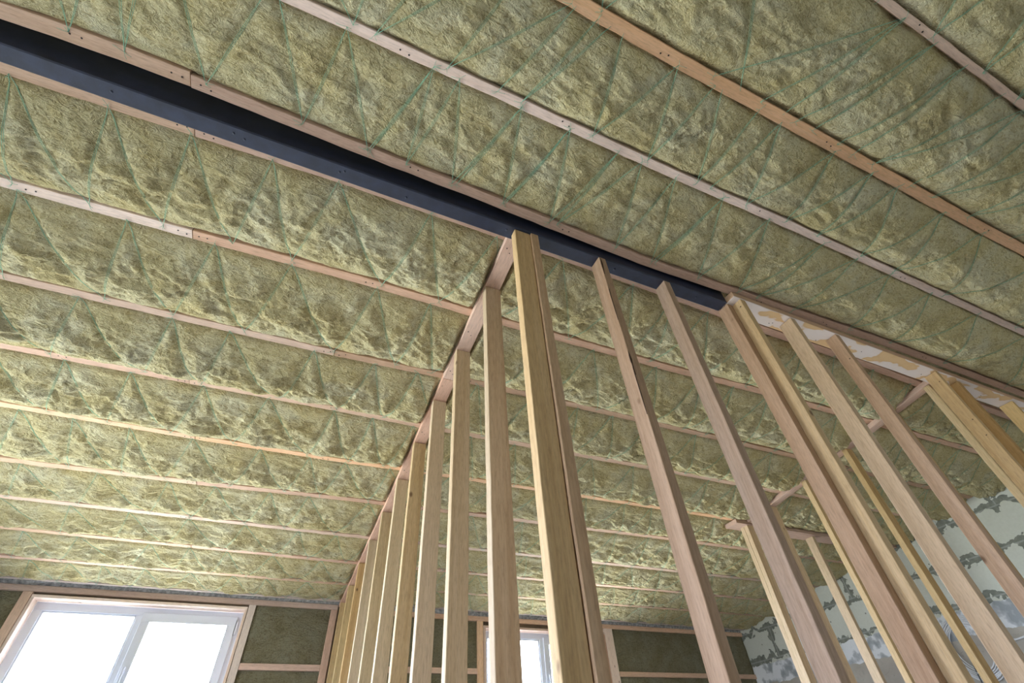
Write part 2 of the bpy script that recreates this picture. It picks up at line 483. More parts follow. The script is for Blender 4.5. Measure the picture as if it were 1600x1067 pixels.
# ------------------------------------------------------------------ ceiling battens
# name key: list of (x, y centre), width, far?
def near(l): return [(x * .9777, y * .9777) for x, y in l]
BAT = {
 'P3': (near([(XL, -.44), (3.28, -.44)]), .026),
 'P2b': (near([(XL, -.70), (3.28, -.70)]), .026),
 'P1b': (near([(XL, -.96), (3.28, -.96)]), .026),
 'P0b': (near([(XL, -1.22), (3.28, -1.22)]), .026),
 'P0': (near([(XL, -.147), (.85, -.147), (1.38, -.145), (3.28, -.145)]), .0155),
 'P1': (near([(XL, .107), (.25, .1075), (.5, .111), (1.58, .109), (1.83, .106), (3.28, .102)]), .027),
 'P2': (near([(XL, .313), (-.16, .3135), (.66, .316), (1.03, .313), (2.2, .3145), (3.28, .315)]), .0205),
 'BPa': (near([(XL, .530), (-.705, .527), (-.53, .521), (-.402, .522)]), .029),
 'BP': (near([(-.398, .5245), (-.1, .5335), (.2, .5385), (.5, .546), (.74, .5505), (1.015, .545), (1.29, .538), (1.65, .5275), (2.08, .525), (2.6, .5255), (3.28, .526)]), .0245),
 'F0': ([(XL, .635), (-.72, .628), (-.4, .621), (-.09, .614), (.31, .615), (.92, .620), (1.25, .628), (1.79, .627), (2.1, .634), (XR, .645)], .026),
 'F1': ([(XL, .880), (-.76, .8785), (-.4, .875), (0, .8695), (.42, .875), (1.07, .872), (1.45, .861), (XR, .852)], .0265),
 'F2': ([(XL, 1.143), (-.8, 1.143), (-.016, 1.146), (.4, 1.135), (1.18, 1.132), (XR, 1.14)], .026),
 'F3': ([(XL, 1.389), (-.85, 1.389), (.06, 1.386), (.32, 1.39), (1.5, 1.378), (XR, 1.37)], .0265),
 'F4': ([(XL, 1.64), (-.89, 1.642), (-.37, 1.655), (.1, 1.657), (.32, 1.649), (1.65, 1.637), (XR, 1.64)], .026),
 'F5': ([(XL, 1.945), (-.94, 1.93), (-.36, 1.92), (.16, 1.898), (1.81, 1.875), (XR, 1.88)], .031),
 'F6': ([(XL, 2.155), (-.98, 2.158), (.21, 2.175), (XR, 2.19)], .030),
 'F7': ([(XL, 2.37), (-1.01, 2.381), (.26, 2.415), (XR, 2.43)], .030),
 'F8': ([(XL, 2.60), (-1.05, 2.614), (.31, 2.64), (XR, 2.66)], .030),
 'F9': ([(XL, yfar(XL) - .03), (XR, yfar(XR) - .03)], .024),
}
def by(key, x):
    P = BAT[key][0] if key != 'BP' or x > BAT['BP'][0][0][0] else BAT['BPa'][0]
    return float(np.interp(x, [p[0] for p in P], [p[1] for p in P]))
def cut(P, x0, x1):
    xs = [p[0] for p in P]; ys = [p[1] for p in P]
    out = [(x0, float(np.interp(x0, xs, ys)))] + [p for p in P if x0 + .01 < p[0] < x1 - .01] + [(x1, float(np.interp(x1, xs, ys)))]
    return out
TH = 0.018                                    # batten thickness
def nail(parent, x, y, z, r=.0045):
    bm = bmesh.new()
    bmesh.ops.create_cone(bm, cap_ends=True, segments=8, radius1=r, radius2=r * .8, depth=.003)
    o = bm_obj('nail', bm, M_NAIL, smooth=False)
    o.parent = parent
    o.matrix_local = parent.matrix_basis.inverted() @ Matrix.Translation(W(x, y, z))
    return o
def batten(key, x0, x1, mat, label, nails=()):
    P, wd = BAT[key]
    P = cut(P, x0, x1)
    o = stick('ceiling_batten', [W(x, y, zc(y if key[0] != 'F' else max(y, .6)) + TH / 2) for x, y in P], wd * S, TH * S, mat, rough=.0010, seglen=.09)
    bpy.context.view_layer.update()
    for nx in nails:
        for dx in (-.009, .009):
            yy = by(key if key != 'BPa' else 'BP', nx) + random.uniform(-.004, .004)
            nail(o, nx + dx, yy, zc(yy if key[0] != 'F' else max(yy, .6)) - .0002)
    return tag(o, label, 'batten', 'ceiling battens across the insulation')
J = -.396
batten('P0', XL + .003, XR - .003, M_BATT, 'pinkish batten nearest the upper right corner of the ceiling', (.95,))
batten('P1', XL + .003, XR - .003, M_ORANGE, 'wide orange ceiling batten, third one up from the black beam', (.46, .95, 1.6))
batten('P2', XL + .003, XR - .003, M_BATTL, 'pale pink ceiling batten, second one up from the black beam', (-.03, .33, .9, 1.5))
batten('BPa', XL + .003, J - .002, M_BATT, 'short orange-pink batten piece along the upper side of the black beam, left of the joint', (-.42, -.58))
batten('BP', J, XR - .003, M_BATT, 'long pink batten running along the upper side of the black beam right of the joint', (-.37, .05, .45, 1.12, 1.4, 1.9))
batten('F0', XL + .003, J - .002, M_BATT, 'batten piece tight along the lower side of the black beam, left of the joint', (-.42,))
batten('F0', J, XR - .003, M_BATT, 'batten tight along the lower side of the black beam, right of the joint', (-.37, .6))
names = ['first', 'second', 'third', 'fourth', 'fifth', 'sixth', 'seventh', 'eighth']
JX = {'F1': J, 'F2': -.016, 'F3': J, 'F4': J + .02, 'F5': J + .03, 'F6': J + .01, 'F7': J + .02, 'F8': J}
MT = {'F1': (M_BATTL, M_BATT), 'F2': (M_BATT, M_BATT), 'F3': (M_BATT, M_BATT), 'F4': (M_ORANGE, M_ORANGE), 'F5': (M_BATT, M_BATT), 'F6': (M_BATT, M_BATT), 'F7': (M_BATT, M_BATT), 'F8': (M_BATT, M_BATT)}
for i in range(1, 9):
    k = 'F%d' % i
    batten(k, XL + .003, JX[k] - .002, MT[k][0], 'left piece of the %s window-side ceiling batten beyond the one hugging the beam' % names[i - 1], (JX[k] - .022,) + ((-.71,) if i in (1, 3) else ()))
    batten(k, JX[k], XR - .003, MT[k][1], 'right piece of the %s window-side ceiling batten beyond the one hugging the beam' % names[i - 1], (JX[k] + .022, JX[k] + .42) if i < 5 else ())
tag(stick('ceiling_batten', [W(x, y, zc(y) + TH / 2) for x, y in cut(BAT['F9'][0], XL + .003, XR - .003)], .02 * S, TH * S, M_BATTL),
    'thin pale edge batten where the insulated ceiling meets the window wall', 'batten')
for k, t_ in (('P3', 'first'), ('P2b', 'second'), ('P1b', 'third'), ('P0b', 'fourth')):
    batten(k, XL + .003, XR - .003, M_BATT, '%s ceiling batten behind the camera above the near room' % t_)

# ------------------------------------------------------------------ wool strips and twine
def seg_dist(X, Y, a, b):
    ax, ay = a; bx, by_ = b
    dx, dy = bx - ax, by_ - ay
    t = np.clip(((X - ax) * dx + (Y - ay) * dy) / (dx * dx + dy * dy), 0, 1)
    return np.hypot(X - ax - t * dx, Y - ay - t * dy)

def bay(lo, hi, amp, bulge, res, label, tlabel, seed, x0=XL + .003, x1=XR - .003, nodes=None, smoothx=None):
    """one strip of wool between batten lo (smaller y) and batten hi, with its zigzag twine"""
    nx = int((x1 - x0) * S / res); nv = max(12, int(.24 * S / res))
    xs = np.linspace(x0, x1, nx)
    def edge(key, xs):
        if callable(key): return np.array([key(x) for x in xs])
        return np.array([by(key, x) for x in xs])
    wl_ = 0 if callable(lo) else BAT[lo][1] / 2
    wh_ = 0 if callable(hi) else BAT[hi][1] / 2
    ylo, yhi = edge(lo, xs) + wl_ * .9, edge(hi, xs) - wh_ * .9
    v = np.linspace(0, 1, nv)
    X = np.repeat(xs[:, None], nv, 1)
    Y = ylo[:, None] + (yhi - ylo)[:, None] * v[None, :]
    ymid = float((ylo.mean() + yhi.mean()) / 2)
    h0 = H0 if ymid > .59 else HN
    Z0 = h0 - SL * (Y - YR)
    prof = lambda t: np.sin(np.pi * np.clip(t, 0.0, 1.0) ** (1.35 if ymid > .6 else 1.25)) ** .75
    fat = (lambda xx: 1.0) if ymid > .6 else (lambda xx: 1 + 2.2 * np.clip((np.asarray(xx) - .75) / .8, 0, 1))   # near strips hang deeper to the right
    sag = lambda xx: bulge * fat(xx) * (1 + .5 * gn(np.asarray(xx) * 1.7, np.asarray(xx) * 0 + seed * 3.3, seed))
    V = np.repeat(v[None, :], nx, 0)
    B = prof(V) * sag(X)
    # twine nodes
    segs = []
    if seed == 6: nodes = [sum(nodes, [])]
    if nodes is None:
        r_ = random.Random(seed * 13 + 5)
        x = x0 + .05; nodes = []
        side = 0
        while x < x1 - .05:
            nodes.append((x, side)); side = 1 - side
            x += r_.uniform(.07, .16) if side else r_.uniform(.03, .10)
        nodes = [nodes]
    for chain in nodes:
        for (xa, sa), (xb, sb) in zip(chain[:-1], chain[1:]):
            if xa == xb and sa == sb: continue
            segs.append((xa, sa, xb, sb))
    def npt(x, s_):
        return (x, float(np.interp(x, xs, ylo if s_ == 0 else yhi)) + (-.006 if s_ == 0 else .006))
    D = np.full(X.shape, 9.0)
    for (xa, sa, xb, sb) in segs:
        a, b = npt(xa, sa), npt(xb, sb)
        i0 = max(0, np.searchsorted(xs, min(a[0], b[0]) - .06)); i1 = min(nx, np.searchsorted(xs, max(a[0], b[0]) + .06))
        if i1 <= i0: continue
        D[i0:i1] = np.minimum(D[i0:i1], seg_dist(X[i0:i1], Y[i0:i1], a, b))
    dent = np.exp(-(D / .0075) ** 2)
    wide = np.exp(-(D / .020) ** 2)
    xm, ym = X * S, Y * S
    o_ = seed * 37.1
    n1 = fbm(xm * 1.3 + o_, ym * 4.2, 4, seed)                       # folds along the bay
    wx = xm + .09 * gn(xm * 4 + o_, ym * 4, seed + 3); wy = ym + .06 * gn(xm * 5 - o_, ym * 5 + 9, seed + 4)
    f1 = fbm(wx * 3.0, wy * 11.0 + o_, 4, seed + 7)
    r1 = 1 - np.abs(f1) * 2.0                                        # ridges
    t = fbm(wx * 5.0 + o_, wy * 12.0, 4, seed + 11) * 5
    ft = t - np.floor(t)
    stair = np.floor(t) + np.clip((ft - .70) / .30, 0, 1) ** 2        # torn flakes
    fine = fbm(xm * 26, ym * 44 + o_, 3, seed + 21)
    crack = np.exp(-(fbm(wx * 2.6 - o_, wy * 3.4, 3, seed + 41) / .012) ** 2) * np.clip(gn(xm * 2.1, ym * 2.1 + o_, seed + 43) * 4, 0, 1)
    far_ = .5 if ymid > .6 else 1.0
    N = amp * (far_ * (.0080 * n1 + .0062 * (r1 - .5)) + .0034 * stair + .0030 * fine) - .0035 * crack
    Z = Z0 - B - N * prof(V) * (1 - .75 * dent) + (.0022 + .06 * B) * wide + (.0022 + .05 * B) * dent
    # recess beside the battens
    edge_ = np.minimum(V, 1 - V)
    Z += .010 * np.exp(-(edge_ / .035) ** 2) + .004 * np.exp(-(edge_ / .05) ** 2) * (1 + 3 * gn(xm * 6, ym * 2 + o_, seed + 31))
    # the strips are squeezed up where the top plates cross them
    def squeeze(Z, m, zmin): return np.where(m > 0, np.maximum(Z, zmin * m + Z * (1 - m)), Z)
    def band(q, a, b, f): return np.clip(np.minimum(q - a, b - q) / f + 1, 0, 1)
    lift = 1.030 - SL * (Y - YR) + .0225
    if ymid > .6:
        Z = squeeze(Z, band(X, .314, .365, .012), lift)
        if ymid < 1.7: Z = squeeze(Z, band(X, XD - .004, XD + .045, .012) * (Y < 1.70), lift)
        Z = squeeze(Z, band(Y, 1.609, 1.693, .010) * band(X, 1.98, 4, .012), zp(1.69) + .0225 + 0 * Y)
    P = np.stack([X * S, Y * S, Z * S + CZ], -1)
    ob = grid_obj('mineral_wool_strip', P, M_WOOL)
    tag(ob, label, 'insulation', 'wool strips between the ceiling battens')
    # twine: pressed onto the wool
    bm = bmesh.new()
    for (xa, sa, xb, sb) in segs:
        a, b = npt(xa, sa), npt(xb, sb)
        for off in (0, 1):
            pts = []
            n = 12
            for q in range(n + 1):
                tt = q / n
                x = a[0] + (b[0] - a[0]) * tt; y = a[1] + (b[1] - a[1]) * tt
                if off: x += .0035 * math.sin(math.pi * tt)
                yl, yh = float(np.interp(x, xs, ylo)), float(np.interp(x, xs, yhi))
                vv = (y - yl) / (yh - yl)
                inside = 0 < vv < 1
                zb = h0 - SL * (y - YR)
                if inside:
                    i = min(nx - 1, max(0, int(round((x - x0) / (x1 - x0) * (nx - 1))))); j_ = min(nv - 1, max(0, int(round(vv * (nv - 1)))))
                    zb = float(Z[i, j_]) - .0014 if (.3 < x < .375 or float(Z[i, j_]) < zb) else zb - .0012
                else: zb -= .0016
                pts.append(W(x, y, zb))
            tube(bm, pts, .00095, 4)
        if sb in (0, 1):                                              # small frayed knot where it is stapled
            c = npt(xb, sb)
            for q in range(3):
                an = random.uniform(0, 6.28); l = random.uniform(.008, .02)
                zb = h0 - SL * (c[1] - YR) - .0015
                tube(bm, [W(c[0], c[1], zb), W(c[0] + l * math.cos(an) * .5, c[1] + l * math.sin(an) * .5, zb - .002), W(c[0] + l * math.cos(an), c[1] + l * math.sin(an) * .8, zb - .001)], .0009, 4)
    tw = bm_obj('twine', bm, M_TWINE)
    tag(tw, tlabel, 'twine', 'green twine holding up the wool')
    return ob

def bayz(lo, hi, amp, bulge, res, where, seed, **k):
    bay(lo, hi, amp, bulge, res, 'mineral wool strip ' + where, 'green twine under the wool strip ' + where, seed, **k)
bayz(lambda x: YB + .003, 'P2b', .8, .008, .04, 'farthest behind the camera', 1)
bayz('P2b', 'P3', .8, .008, .04, 'second behind the camera', 2)
bayz('P3', 'P0', .5, .010, .011, 'in the upper right corner above the last pinkish batten', 3)
NP01 = [[(.66, 1), (.50, 0)], [(.90, 0), (.585, 1)], [(.79, 1), (.90, 0), (.72, 1)], [(1.01, 0), (.83, 1)], [(1.01, 0), (.885, 1)], [(1.12, 0), (.97, 1)], [(1.12, 0), (1.03, 1)], [(1.27, 0), (1.10, 1), (1.36, 0), (1.25, 1)], [(1.45, 0), (1.34, 1), (1.60, 0), (1.5, 1), (1.75, 0)]]
bayz('P0', 'P1', .5, .010, .009, 'between the pinkish corner batten and the wide orange batten', 4, nodes=[
    [(-1.3, 0), (-1.15, 1), (-1.0, 0), (-.85, 1), (-.7, 0), (-.6, 1), (-.4, 0), (-.3, 1), (-.1, 0), (0, 1), (.2, 0), (.3, 1), (.45, 0)]] + [[(a, s) for a, s in c] for c in NP01] + [[(1.7, 1), (1.85, 0), (2.0, 1), (2.2, 0), (2.35, 1), (2.6, 0), (2.8, 1), (3.0, 0)]])
# nodes read along the near battens
bayz('P1', 'P2', .5, .010, .009, 'between the wide orange batten and the pale pink batten', 5, nodes=[
    [(-1.3, 0), (-1.1, 1), (-.95, 0), (-.75, 1), (-.6, 0), (-.45, 1), (-.3, 0), (-.13, 1), (-.1, 0)],
    [(.0, 0), (-.09, 1), (.09, 0)], [(.13, 0), (.055, 1), (.24, 0)], [(.25, 0), (.165, 1)], [(.33, 0), (.22, 1), (.30, 0)], [(.36, 0), (.40, 1), (.50, 0), (.40, 1)],
    [(.50, 0), (.55, 1), (.60, 0)], [(.62, 0), (.70, 1), (.73, 0)], [(.80, 0), (.74, 1)], [(.80, 0), (.86, 1), (.98, 0), (1.0, 1), (1.12, 0), (1.12, 1), (1.22, 0), (1.3, 1), (1.42, 0), (1.45, 1), (1.6, 0), (1.7, 1), (1.9, 0), (2.1, 1), (2.3, 0), (2.5, 1), (2.8, 0)]])
bayz('P2', 'BP', .5, .009, .009, 'between the pale pink batten and the black beam', 6, nodes=[
    [(-1.4, 0), (-1.2, 1), (-1.0, 0), (-.85, 1), (-.78, 0)],
    [(-.62, 0), (-.59, 1), (-.53, 0)], [(-.51, 0), (-.505, 1), (-.465, 0)], [(-.43, 0), (-.37, 1), (-.28, 0)],
    [(-.26, 0), (-.19, 1), (-.14, 0), (-.055, 1), (.03, 0), (-.05, 1)], [(.03, 0), (.03, 1), (.085, 0), (.14, 1), (.225, 0), (.15, 1)], [(.225, 0), (.27, 1), (.345, 0), (.275, 1)],
    [(.345, 0), (.40, 1), (.475, 0), (.42, 1)], [(.54, 0), (.60, 1), (.64, 0), (.72, 1), (.79, 0), (.73, 1)], [(.79, 0), (.88, 1), (.95, 0), (1.03, 1), (1.16, 0), (1.1, 1), (1.3, 0), (1.25, 1), (1.45, 0), (1.5, 1), (1.65, 0), (1.7, 1), (1.9, 0), (2.0, 1), (2.2, 0), (2.4, 1), (2.6, 0), (2.9, 1)]])
bayz('F0', 'F1', .95, .034, .009, 'first below the black beam', 7)
bayz('F1', 'F2', 1.05, .037, .009, 'second below the black beam', 8)
bayz('F2', 'F3', 1.1, .039, .009, 'third below the black beam', 9)
bayz('F3', 'F4', 1.2, .032, .010, 'fourth below the black beam', 10)
bayz('F4', 'F5', 1.2, .024, .011, 'fifth below the black beam', 11)
bayz('F5', 'F6', 1.2, .021, .012, 'sixth below the black beam', 12)
bayz('F6', 'F7', 1.2, .019, .013, 'seventh below the black beam', 13)
bayz('F7', 'F8', 1.2, .017, .014, 'eighth below the black beam', 14)
bayz('F8', 'F9', 1.2, .014, .014, 'nearest the window wall', 15)
# wool filling the slot above the beam
xs = np.linspace(XL + .003, XR - .003, 900); v = np.linspace(0, 1, 10)
X = np.repeat(xs[:, None], 10, 1); Y = .49 + .155 * v[None, :] + 0 * X
Z = 1.068 + .004 * gn(X * 9, Y * 30, 5) + .004 * gn(X * 30, Y * 60, 6) + 0 * Y
inb = (X < 1.004) & (Y > .553) & (Y < .598)
Z = np.where(inb, 1.134, Z)
tag(grid_obj('mineral_wool_strip', np.stack([X * S, Y * S, Z * S + CZ], -1), M_WOOL), 'dark sliver of mineral wool in the slot between the black beam and its upper batten', 'insulation')

# ------------------------------------------------------------------ steel beam
b_ = box('steel_beam', (XL + .003) * S, 1.003 * S, .5566 * S, .594 * S, 1.0 * S + CZ, 1.13 * S + CZ, M_BEAM, bev=.006)
tag(b_, 'long blue-black painted beam set into the insulated ceiling', 'beam')
for (x, y) in ((-.52, .575), (-.31, .572), (-.29, .577), (-.10, .575), (-.09, .57), (.05, .58), (.3, .572), (.62, .576), (.9, .574)):
    bm = bmesh.new(); bmesh.ops.create_uvsphere(bm, u_segments=10, v_segments=6, radius=.007)
    for q in bm.verts: q.co.z *= .5
    o = bm_obj('weld_bead', bm, M_BEAM); o.parent = b_; o.location = W(x, y, 1.0) - b_.location

# ------------------------------------------------------------------ partition along the room (studs up to the sloping plate)
def vstud(name, x0, x1, y0, y1, ztop, mat, label, group, ztop2=None, cat='stud', bow=0.0):
    """upright timber; x0..x1, y0..y1 in layout units; narrow side gives the grain plane"""
    cx, cy = (x0 + x1) / 2, (y0 + y1) / 2
    zt = ztop
    p0 = W(cx, cy, FLOOR + .018); p1 = W(cx, cy, zt)
    pm = (p0 + p1) / 2 + Vector((random.uniform(-1, 1) * .004, random.uniform(-1, 1) * .004, 0))
    o = stick(name, [p0, pm, p1], (y1 - y0) * S, (x1 - x0) * S, mat, side=Vector((0, 1, 0)), rough=.0005)
    return tag(o, label, cat, group)
def slope_stick(name, x0, x1, ya, yb, th, mat, label, cat='plate', off=0):
    cx = (x0 + x1) / 2
    o = stick(name, [W(cx, ya, zp(ya) + th / 2 + off), W(cx, yb, zp(yb) + th / 2 + off)], (x1 - x0) * S, th * S, mat, side=Vector((1, 0, 0)), rough=.0006)
    return tag(o, label, cat)
LY = [.757, .996, 1.2254, 1.4507, 1.679, 1.9134, 2.144, 2.357, 2.590, 2.79]
GL = 'studs of the partition running to the window wall'
ordn = ['first', 'second', 'third', 'fourth', 'fifth', 'sixth', 'seventh', 'eighth', 'ninth', 'tenth']
for i, y in enumerate(LY):
    wv = .0435 if i < 4 else .042
    o = vstud('wall_stud', .318, .318 + wv, y, y + .0235, zp(y + .024) - .0005, M_STUD,
          'upright pine stud, %s after the thick corner post in the row running towards the windows' % ordn[i], GL)
    for dy in (0,):
        pass
YJ = 1.128
pl1 = slope_stick('top_plate', .318, .361, .597, YJ - .001, .0195, M_BATT, 'pink sloping top plate between the corner post and its joint near the third stud')
pl2 = slope_stick('top_plate', .318, .361, YJ + .001, 2.855, .0195, M_BATT, 'pink sloping top plate over the far studs up to the window wall')
bpy.context.view_layer.update()
for y, pl in ((.64, pl1), (.93, pl1), (1.095, pl1), (1.40, pl2), (1.63, pl2)):
    for d in (-.006, .006): nail(pl, .335 + d, y + d, zp(y) - .0003)
sp = box('sole_plate', .318 * S, .361 * S, .562 * S, 2.855 * S, 0, .045, M_STUD, bev=.003)
tag(sp, 'pine sole plate on the floor under the partition running to the window wall', 'plate')
# corner: stud of the long partition + first stud of the cross partition
c1 = vstud('corner_stud', .318, .3595, .5625, .5845, .9995, M_STUD, 'thick foremost corner post stud with a wide smooth face, standing under the black beam', 'corner post studs')
c2 = vstud('corner_stud', .3600, .3800, .5575, .5945, .9995, M_STUDP, 'narrow grained stud nailed to the right side of the thick corner post', 'corner post studs')
# cross partition under the beam
GR = 'studs of the partition under the beam'
def rst(x, y0, y1, mat, label, th=.021):
    return vstud('wall_stud', x, x + th, y0, y1, .9995, mat, label, GR)
r1 = rst(.558, .5566, .5945, M_STUDP, 'reddish stud with a long dark split, first to the right of the corner post')
r2 = rst(.771, .5575, .5955, M_STUDP, 'round-edged stud second to the right of the corner post under the black beam')
r3 = rst(1.0045, .560, .597, M_STUDP, 'brown stud supporting the end of the black beam')
r4 = rst(1.0265, .531, .569, M_STUD, 'light stud pressed against the stud at the end of the black beam')
r5 = rst(1.234, .532, .575, M_STUD, 'pale stud under the primed top plate, left of the doorway stud')
r6 = rst(1.434, .532, .568, M_STUDP, 'stud with dark blotches on its face at the left side of the doorway gap')
r7 = rst(1.960, .534, .573, M_STUD, 'wide-faced stud with screw holes at the right side of the doorway gap')
r8 = rst(2.105, .542, .580, M_STUD, 'brown stud, tinted as if shaded, just behind the one right of the doorway gap')
r9 = rst(2.462, .542, .587, M_STUD, 'last stud at the right edge under the primed top plate')
def tint(o, r, g, b): o.color = (r, g, b, 1)
tint(c1, .98, .90, .86); tint(c2, .95, .88, .80)
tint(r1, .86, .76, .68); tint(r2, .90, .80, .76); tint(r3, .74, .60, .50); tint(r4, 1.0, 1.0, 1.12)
tint(r5, 1.0, .97, 1.02); tint(r6, .92, .80, .74); tint(r7, 1.0, .90, .82); tint(r8, .72, .60, .50)  # r8 darkened in its colour to stand for shade
tpp = stick('top_plate', [W(1.0045, .559, 1.012), W(XR - .003, .561, 1.012)], .058 * S, .022 * S, M_PRIMED, side=Vector((0, 1, 0)), rough=.0006)
tag(tpp, 'top plate board with patchy white primer, right of the black beam', 'plate')
bpy.context.view_layer.update()
for x, y in ((1.06, .54), (1.19, .575), (1.20, .57), (1.40, .577), (1.6, .56), (1.93, .565), (2.3, .566), (2.31, .575)): nail(tpp, x, y, 1.0008, .004)
for st, zz in ((r7, (.96, .80, .74)), (r4, (.975,)), (r6, (.9,))):
    for z in zz:
        bm = bmesh.new(); bmesh.ops.create_cone(bm, cap_ends=True, segments=8, radius1=.0045, radius2=.004, depth=.003)
        n_ = bm_obj('nail', bm, M_NAIL, smooth=False); n_.parent = st
        x_, y_ = {id(r7): (1.96, .545), id(r4): (1.0265, .54), id(r6): (1.434, .54)}[id(st)]
        n_.matrix_local = st.matrix_basis.inverted() @ Matrix.Translation(W(x_ - .0004, y_, z)) @ Matrix.Rotation(math.pi / 2, 4, 'Y')
sp = box('sole_plate', .3805 * S, 1.45 * S, .5566 * S, .5945 * S, 0, .045, M_STUD, bev=.003)
tag(sp, 'pine sole plate on the floor under the beam partition, left of the doorway', 'plate')
sp = box('sole_plate', 1.962 * S, (XR - .003) * S, .536 * S, .585 * S, 0, .045, M_STUD, bev=.003)
tag(sp, 'pine sole plate on the floor right of the doorway', 'plate')
# the split in r1: dark wedge for its inner shade, on near face and edge
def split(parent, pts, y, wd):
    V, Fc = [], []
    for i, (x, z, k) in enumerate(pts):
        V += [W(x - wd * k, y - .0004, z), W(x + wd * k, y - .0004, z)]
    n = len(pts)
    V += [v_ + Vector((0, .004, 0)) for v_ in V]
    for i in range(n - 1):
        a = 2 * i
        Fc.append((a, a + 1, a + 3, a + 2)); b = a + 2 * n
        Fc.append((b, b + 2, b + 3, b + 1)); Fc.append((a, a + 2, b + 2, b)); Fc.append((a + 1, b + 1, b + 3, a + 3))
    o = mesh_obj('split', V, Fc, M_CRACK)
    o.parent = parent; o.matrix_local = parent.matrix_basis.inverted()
    tag(o, 'dark strip for the shade inside the split')
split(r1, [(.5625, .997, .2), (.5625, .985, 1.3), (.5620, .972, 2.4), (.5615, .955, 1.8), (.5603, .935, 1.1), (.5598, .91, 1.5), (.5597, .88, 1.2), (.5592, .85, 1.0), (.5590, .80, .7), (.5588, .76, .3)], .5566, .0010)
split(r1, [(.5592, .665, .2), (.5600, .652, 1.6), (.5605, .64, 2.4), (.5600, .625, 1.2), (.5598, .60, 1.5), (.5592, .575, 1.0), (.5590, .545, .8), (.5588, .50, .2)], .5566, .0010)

# ------------------------------------------------------------------ small enclosure behind (partition D + plate E)
GD = 'studs of the small enclosure behind'
DL = [(.607, .6295, 'pale narrow stud pressed behind the screw-holed doorway stud'), (.765, .787, 'narrow stud of the enclosure side wall hidden behind the blotchy doorway stud'), (1.001, 1.0225, 'slim yellow stud of the enclosure side wall seen through the doorway gap'),
      (1.2327, 1.2557, 'slim stud of the enclosure side wall showing beside the brown stud at the beam end'), (1.455, 1.477, 'stud of the enclosure side wall behind the second stud of the beam partition'),
      (1.622, 1.6445, 'near stud of the doubled enclosure corner post'), (1.6455, 1.668, 'far stud of the doubled enclosure corner post')]
for y0, y1, lab in DL:
    vstud('wall_stud', XD, XD + .0405, y0, y1, zp(y1) - .0005, M_STUD, lab, GD)
slope_stick('top_plate', XD, XD + .0405, .60, 1.6115, .0195, M_BATT, 'pale sloping top plate seen through the doorway gap, leading to the enclosure corner')
ze = zp(1.69)
o = stick('top_plate', [W(1.985, 1.651, ze + .0105), W(XR - .003, 1.651, ze + .0105)], .076 * S, .020 * S, M_BATT, side=Vector((0, 1, 0)))
tag(o, 'wide level top plate over the enclosure end wall', 'plate')
vstud('wall_stud', 2.53, 2.551, 1.630, 1.6735, ze - .0005, M_STUD, 'single yellowish stud under the wide level plate of the enclosure end wall', GD)
vstud('wall_stud', 2.95, 2.971, 1.630, 1.6735, ze - .0005, M_STUD, 'stud of the enclosure end wall closest to the block wall', GD)
sp = box('sole_plate', XD * S, (XD + .0405) * S, .60 * S, 1.668 * S, 0, .045, M_STUD, bev=.003)
tag(sp, 'pine sole plate on the floor under the enclosure side wall', 'plate')
sp = box('sole_plate', (XD + .042) * S, (XR - .003) * S, 1.630 * S, 1.6735 * S, 0, .045, M_STUD, bev=.003)
tag(sp, 'pine sole plate on the floor under the enclosure end wall', 'plate')

# ------------------------------------------------------------------ window wall: framing, wool panels, windows
def ybox(name, x0, x1, d0, d1, z0, z1, mat, label=None, cat=None, group=None, parent=None, bev=.003):
    """box lying along the window wall; d0..d1 are depths measured from its front plane"""
    a = W(x0, yfar(x0), z0); L = (Vector((x1, yfar(x1), 0)) - Vector((x0, yfar(x0), 0))) * S
    ang = math.atan2(L.y, L.x)
    bm = bmesh.new(); bmesh.ops.create_cube(bm, size=1)
    LL = L.length
    for v_ in bm.verts: v_.co = Vector(((v_.co.x + .5) * LL, (v_.co.y + .5) * (d1 - d0) * S + d0 * S, (v_.co.z + .5) * (z1 - z0) * S))
    if bev: bevel_bm(bm, bev)
    # local Z along the longest side for the grain
    rot = Matrix.Rotation(ang, 4, 'Z')
    if LL > (z1 - z0) * S:
        fix = Matrix(((0, 1, 0, 0), (0, 0, 1, 0), (1, 0, 0, 0), (0, 0, 0, 1)))
        bmesh.ops.transform(bm, matrix=fix, verts=bm.verts); rot = rot @ fix.inverted()
    me = bpy.data.meshes.new(name); bm.to_mesh(me); bm.free(); me.materials.append(mat)
    o = bpy.data.objects.new(name, me); col.objects.link(o)
    m = Matrix.Translation(a) @ rot
    if parent is not None:
        o.parent = parent; o.matrix_local = parent.matrix_basis.inverted() @ m
    else: o.matrix_basis = m
    return tag(o, label, cat, group)
ybox('header_rail', XL + .003, .317, 0, .017, .733, .757, M_BATT, 'orange-pink top rail of the window wall, left of the long partition', 'rail')
ybox('header_rail', .362, XR - .003, 0, .017, .722, .746, M_ORANGE, 'orange-brown top rail of the window wall, right of the long partition', 'rail')
frames = [
 (-.992, -.957, FLOOR, .7325, M_BATT, 'stud along the left edge of the large window'),
 (-.106, -.074, FLOOR, .7325, M_BATTL, 'pale stud along the right edge of the large window, with nail heads'),
 (XL + .003, XL + .035, FLOOR, .7325, M_BATT, 'stud of the window wall in the left corner of the room'),
 (.285, .317, FLOOR, .7325, M_BATT, 'stud of the window wall where the long partition meets it, left side'),
 (.362, .394, FLOOR, .7215, M_ORANGE, 'stud of the window wall where the long partition meets it, right side'),
 (1.108, 1.144, FLOOR, .7215, M_ORANGE, 'orange stud along the left edge of the narrow visible window'),
 (1.987, 2.05, FLOOR, .7215, M_BATTL, 'stud coloured as lit along the right edge of the window behind the corner post'),  # paler wood carries the window light in its colour
]
